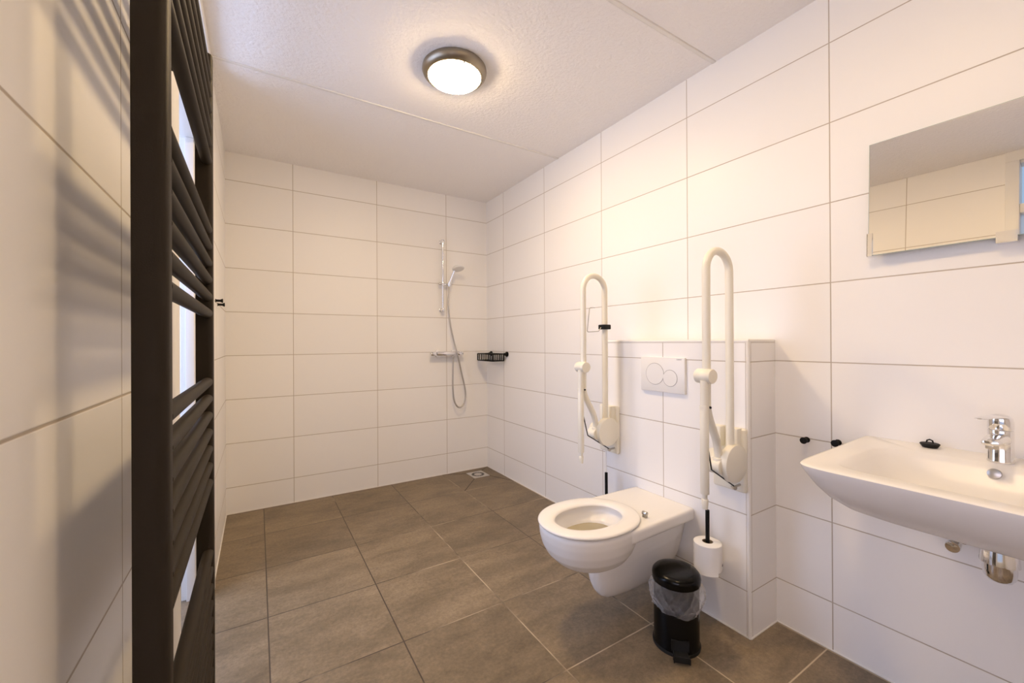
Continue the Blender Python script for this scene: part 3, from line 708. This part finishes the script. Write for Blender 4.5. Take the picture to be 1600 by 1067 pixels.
mxr = thing('shower_mixer', 'chrome horizontal thermostatic shower mixer on the back wall', 'mixer tap', (1.405, YB, 1.07))
b = MB(); b.cyl((1.305, YS-.012, 1.067), (1.500, YS-.012, 1.067), .0205, 28, bev=.002); b.cyl((1.458, YS-.012, 1.06), (1.458, YS-.012, 1.038), .009); b.link('mixer_body', 'chrome', mxr)
for x0, x1 in ((1.252, 1.302), (1.503, 1.553)):
    b = MB(); b.cyl((x0, YS-.012, 1.067), (x1, YS-.012, 1.067), .0195, 28, bev=.004); b.box((min(x0, x1)+.004, YS-.038, 1.075), (min(x0, x1)+.03, YS-.015, 1.083), .002); b.link('mixer_handle', 'chrome', mxr)
for x in (1.330, 1.478):
    b = MB(); b.cyl((x, YB, 1.067), (x, YS-.012, 1.067), .013); b.cyl((x, YB, 1.067), (x, YB-.012, 1.067), .030, bev=.004); b.link('wall_rosette', 'chrome', mxr)

# ------------------------------------------------------------------ shower basket on the right wall
bk = thing('shower_basket', 'small black slatted shower basket in the corner on the right wall', 'basket', (XR, 3.16, 1.0))
bx0, bx1, by0, by1, bz0, bz1 = 1.690, 1.800, 3.03, 3.30, 1.003, 1.062
b = MB()
loop = [(bx0, by0), (bx1, by0), (bx1, by1), (bx0, by1)]
for z, r in ((bz1, .005), (bz0, .0045)):
    for k in range(4):
        p, q = loop[k], loop[(k+1) % 4]
        b.cyl((*p, z), (*q, z), r, 10)
for p in loop:
    b.cyl((*p, bz0), (*p, bz1), .0065, 10)
for k in range(4):
    p, q = Vector((*loop[k], 0)), Vector((*loop[(k+1) % 4], 0)); L = (q-p).length; n2 = max(3, int(L/.030))
    for i in range(1, n2):
        if k == 0 and i == 1: continue
        w = p+(q-p)*i/n2
        b.box((w.x-.0035, w.y-.0035, bz0), (w.x+.0035, w.y+.0035, bz1))
for i in range(8):
    y = by0+(by1-by0)*i/7; b.box((bx0, y-.004, bz0-.003), (bx1, y+.004, bz0+.002))
b.link('slatted_body', 'black', bk)
for y in (by0-.018, by1-.01):
    b = MB(); b.cyl((XR, y, bz1-.002), (XR-.012, y, bz1-.002), .022, bev=.003); b.cyl((XR-.01, y, bz1-.002), (bx1-.004, y+(.012 if y < 3.1 else -.004), bz1-.002), .012, bev=.002); b.link('wall_mount', 'black', bk)

# ------------------------------------------------------------------ floor drain
dr = thing('floor_drain', 'square steel floor drain with a ring of slots in the shower corner', 'drain', (1.643, 3.215, 0))
dx0, dx1, dy0, dy1 = 1.568, 1.718, 3.137, 3.300
b = MB(); b.box((dx0, dy0, 0), (dx1, dy1, .0035), .0012); b.link('plate', 'drain', dr)
b = MB()
for k in range(20):
    a = 2*PI*k/20; c = Vector((1.643, 3.2185, .0035)); d = Vector((math.cos(a), math.sin(a), 0)); s_ = Vector((-d.y, d.x, 0))
    pts = [c+d*.034+s_*.0035, c+d*.034-s_*.0035, c+d*.056-s_*.0052, c+d*.056+s_*.0052]
    b.loft([[p for p in pts], [p+Vector((0, 0, .0006)) for p in pts]], smooth=False)
b.link('slots', 'rubber', dr)
# mitre cuts of the drain tile
b = MB()
for p, q in [((dx0, dy0), (1.3727, 2.9186)), ((dx1, dy0), (1.819, 2.9186)), ((dx0, dy1), (1.3727, 3.383)), ((dx1, dy1), (1.825, 3.383))]:
    p, q = Vector((*p, 0)), Vector((*q, 0)); d = (q-p).normalized(); s_ = Vector((-d.y, d.x, 0))*.0018
    b.loft([[p+s_, p-s_, q-s_, q+s_], [v+Vector((0, 0, .0008)) for v in (p+s_, p-s_, q-s_, q+s_)]], smooth=False)
struct(b, 'trim_7', 'rubber')
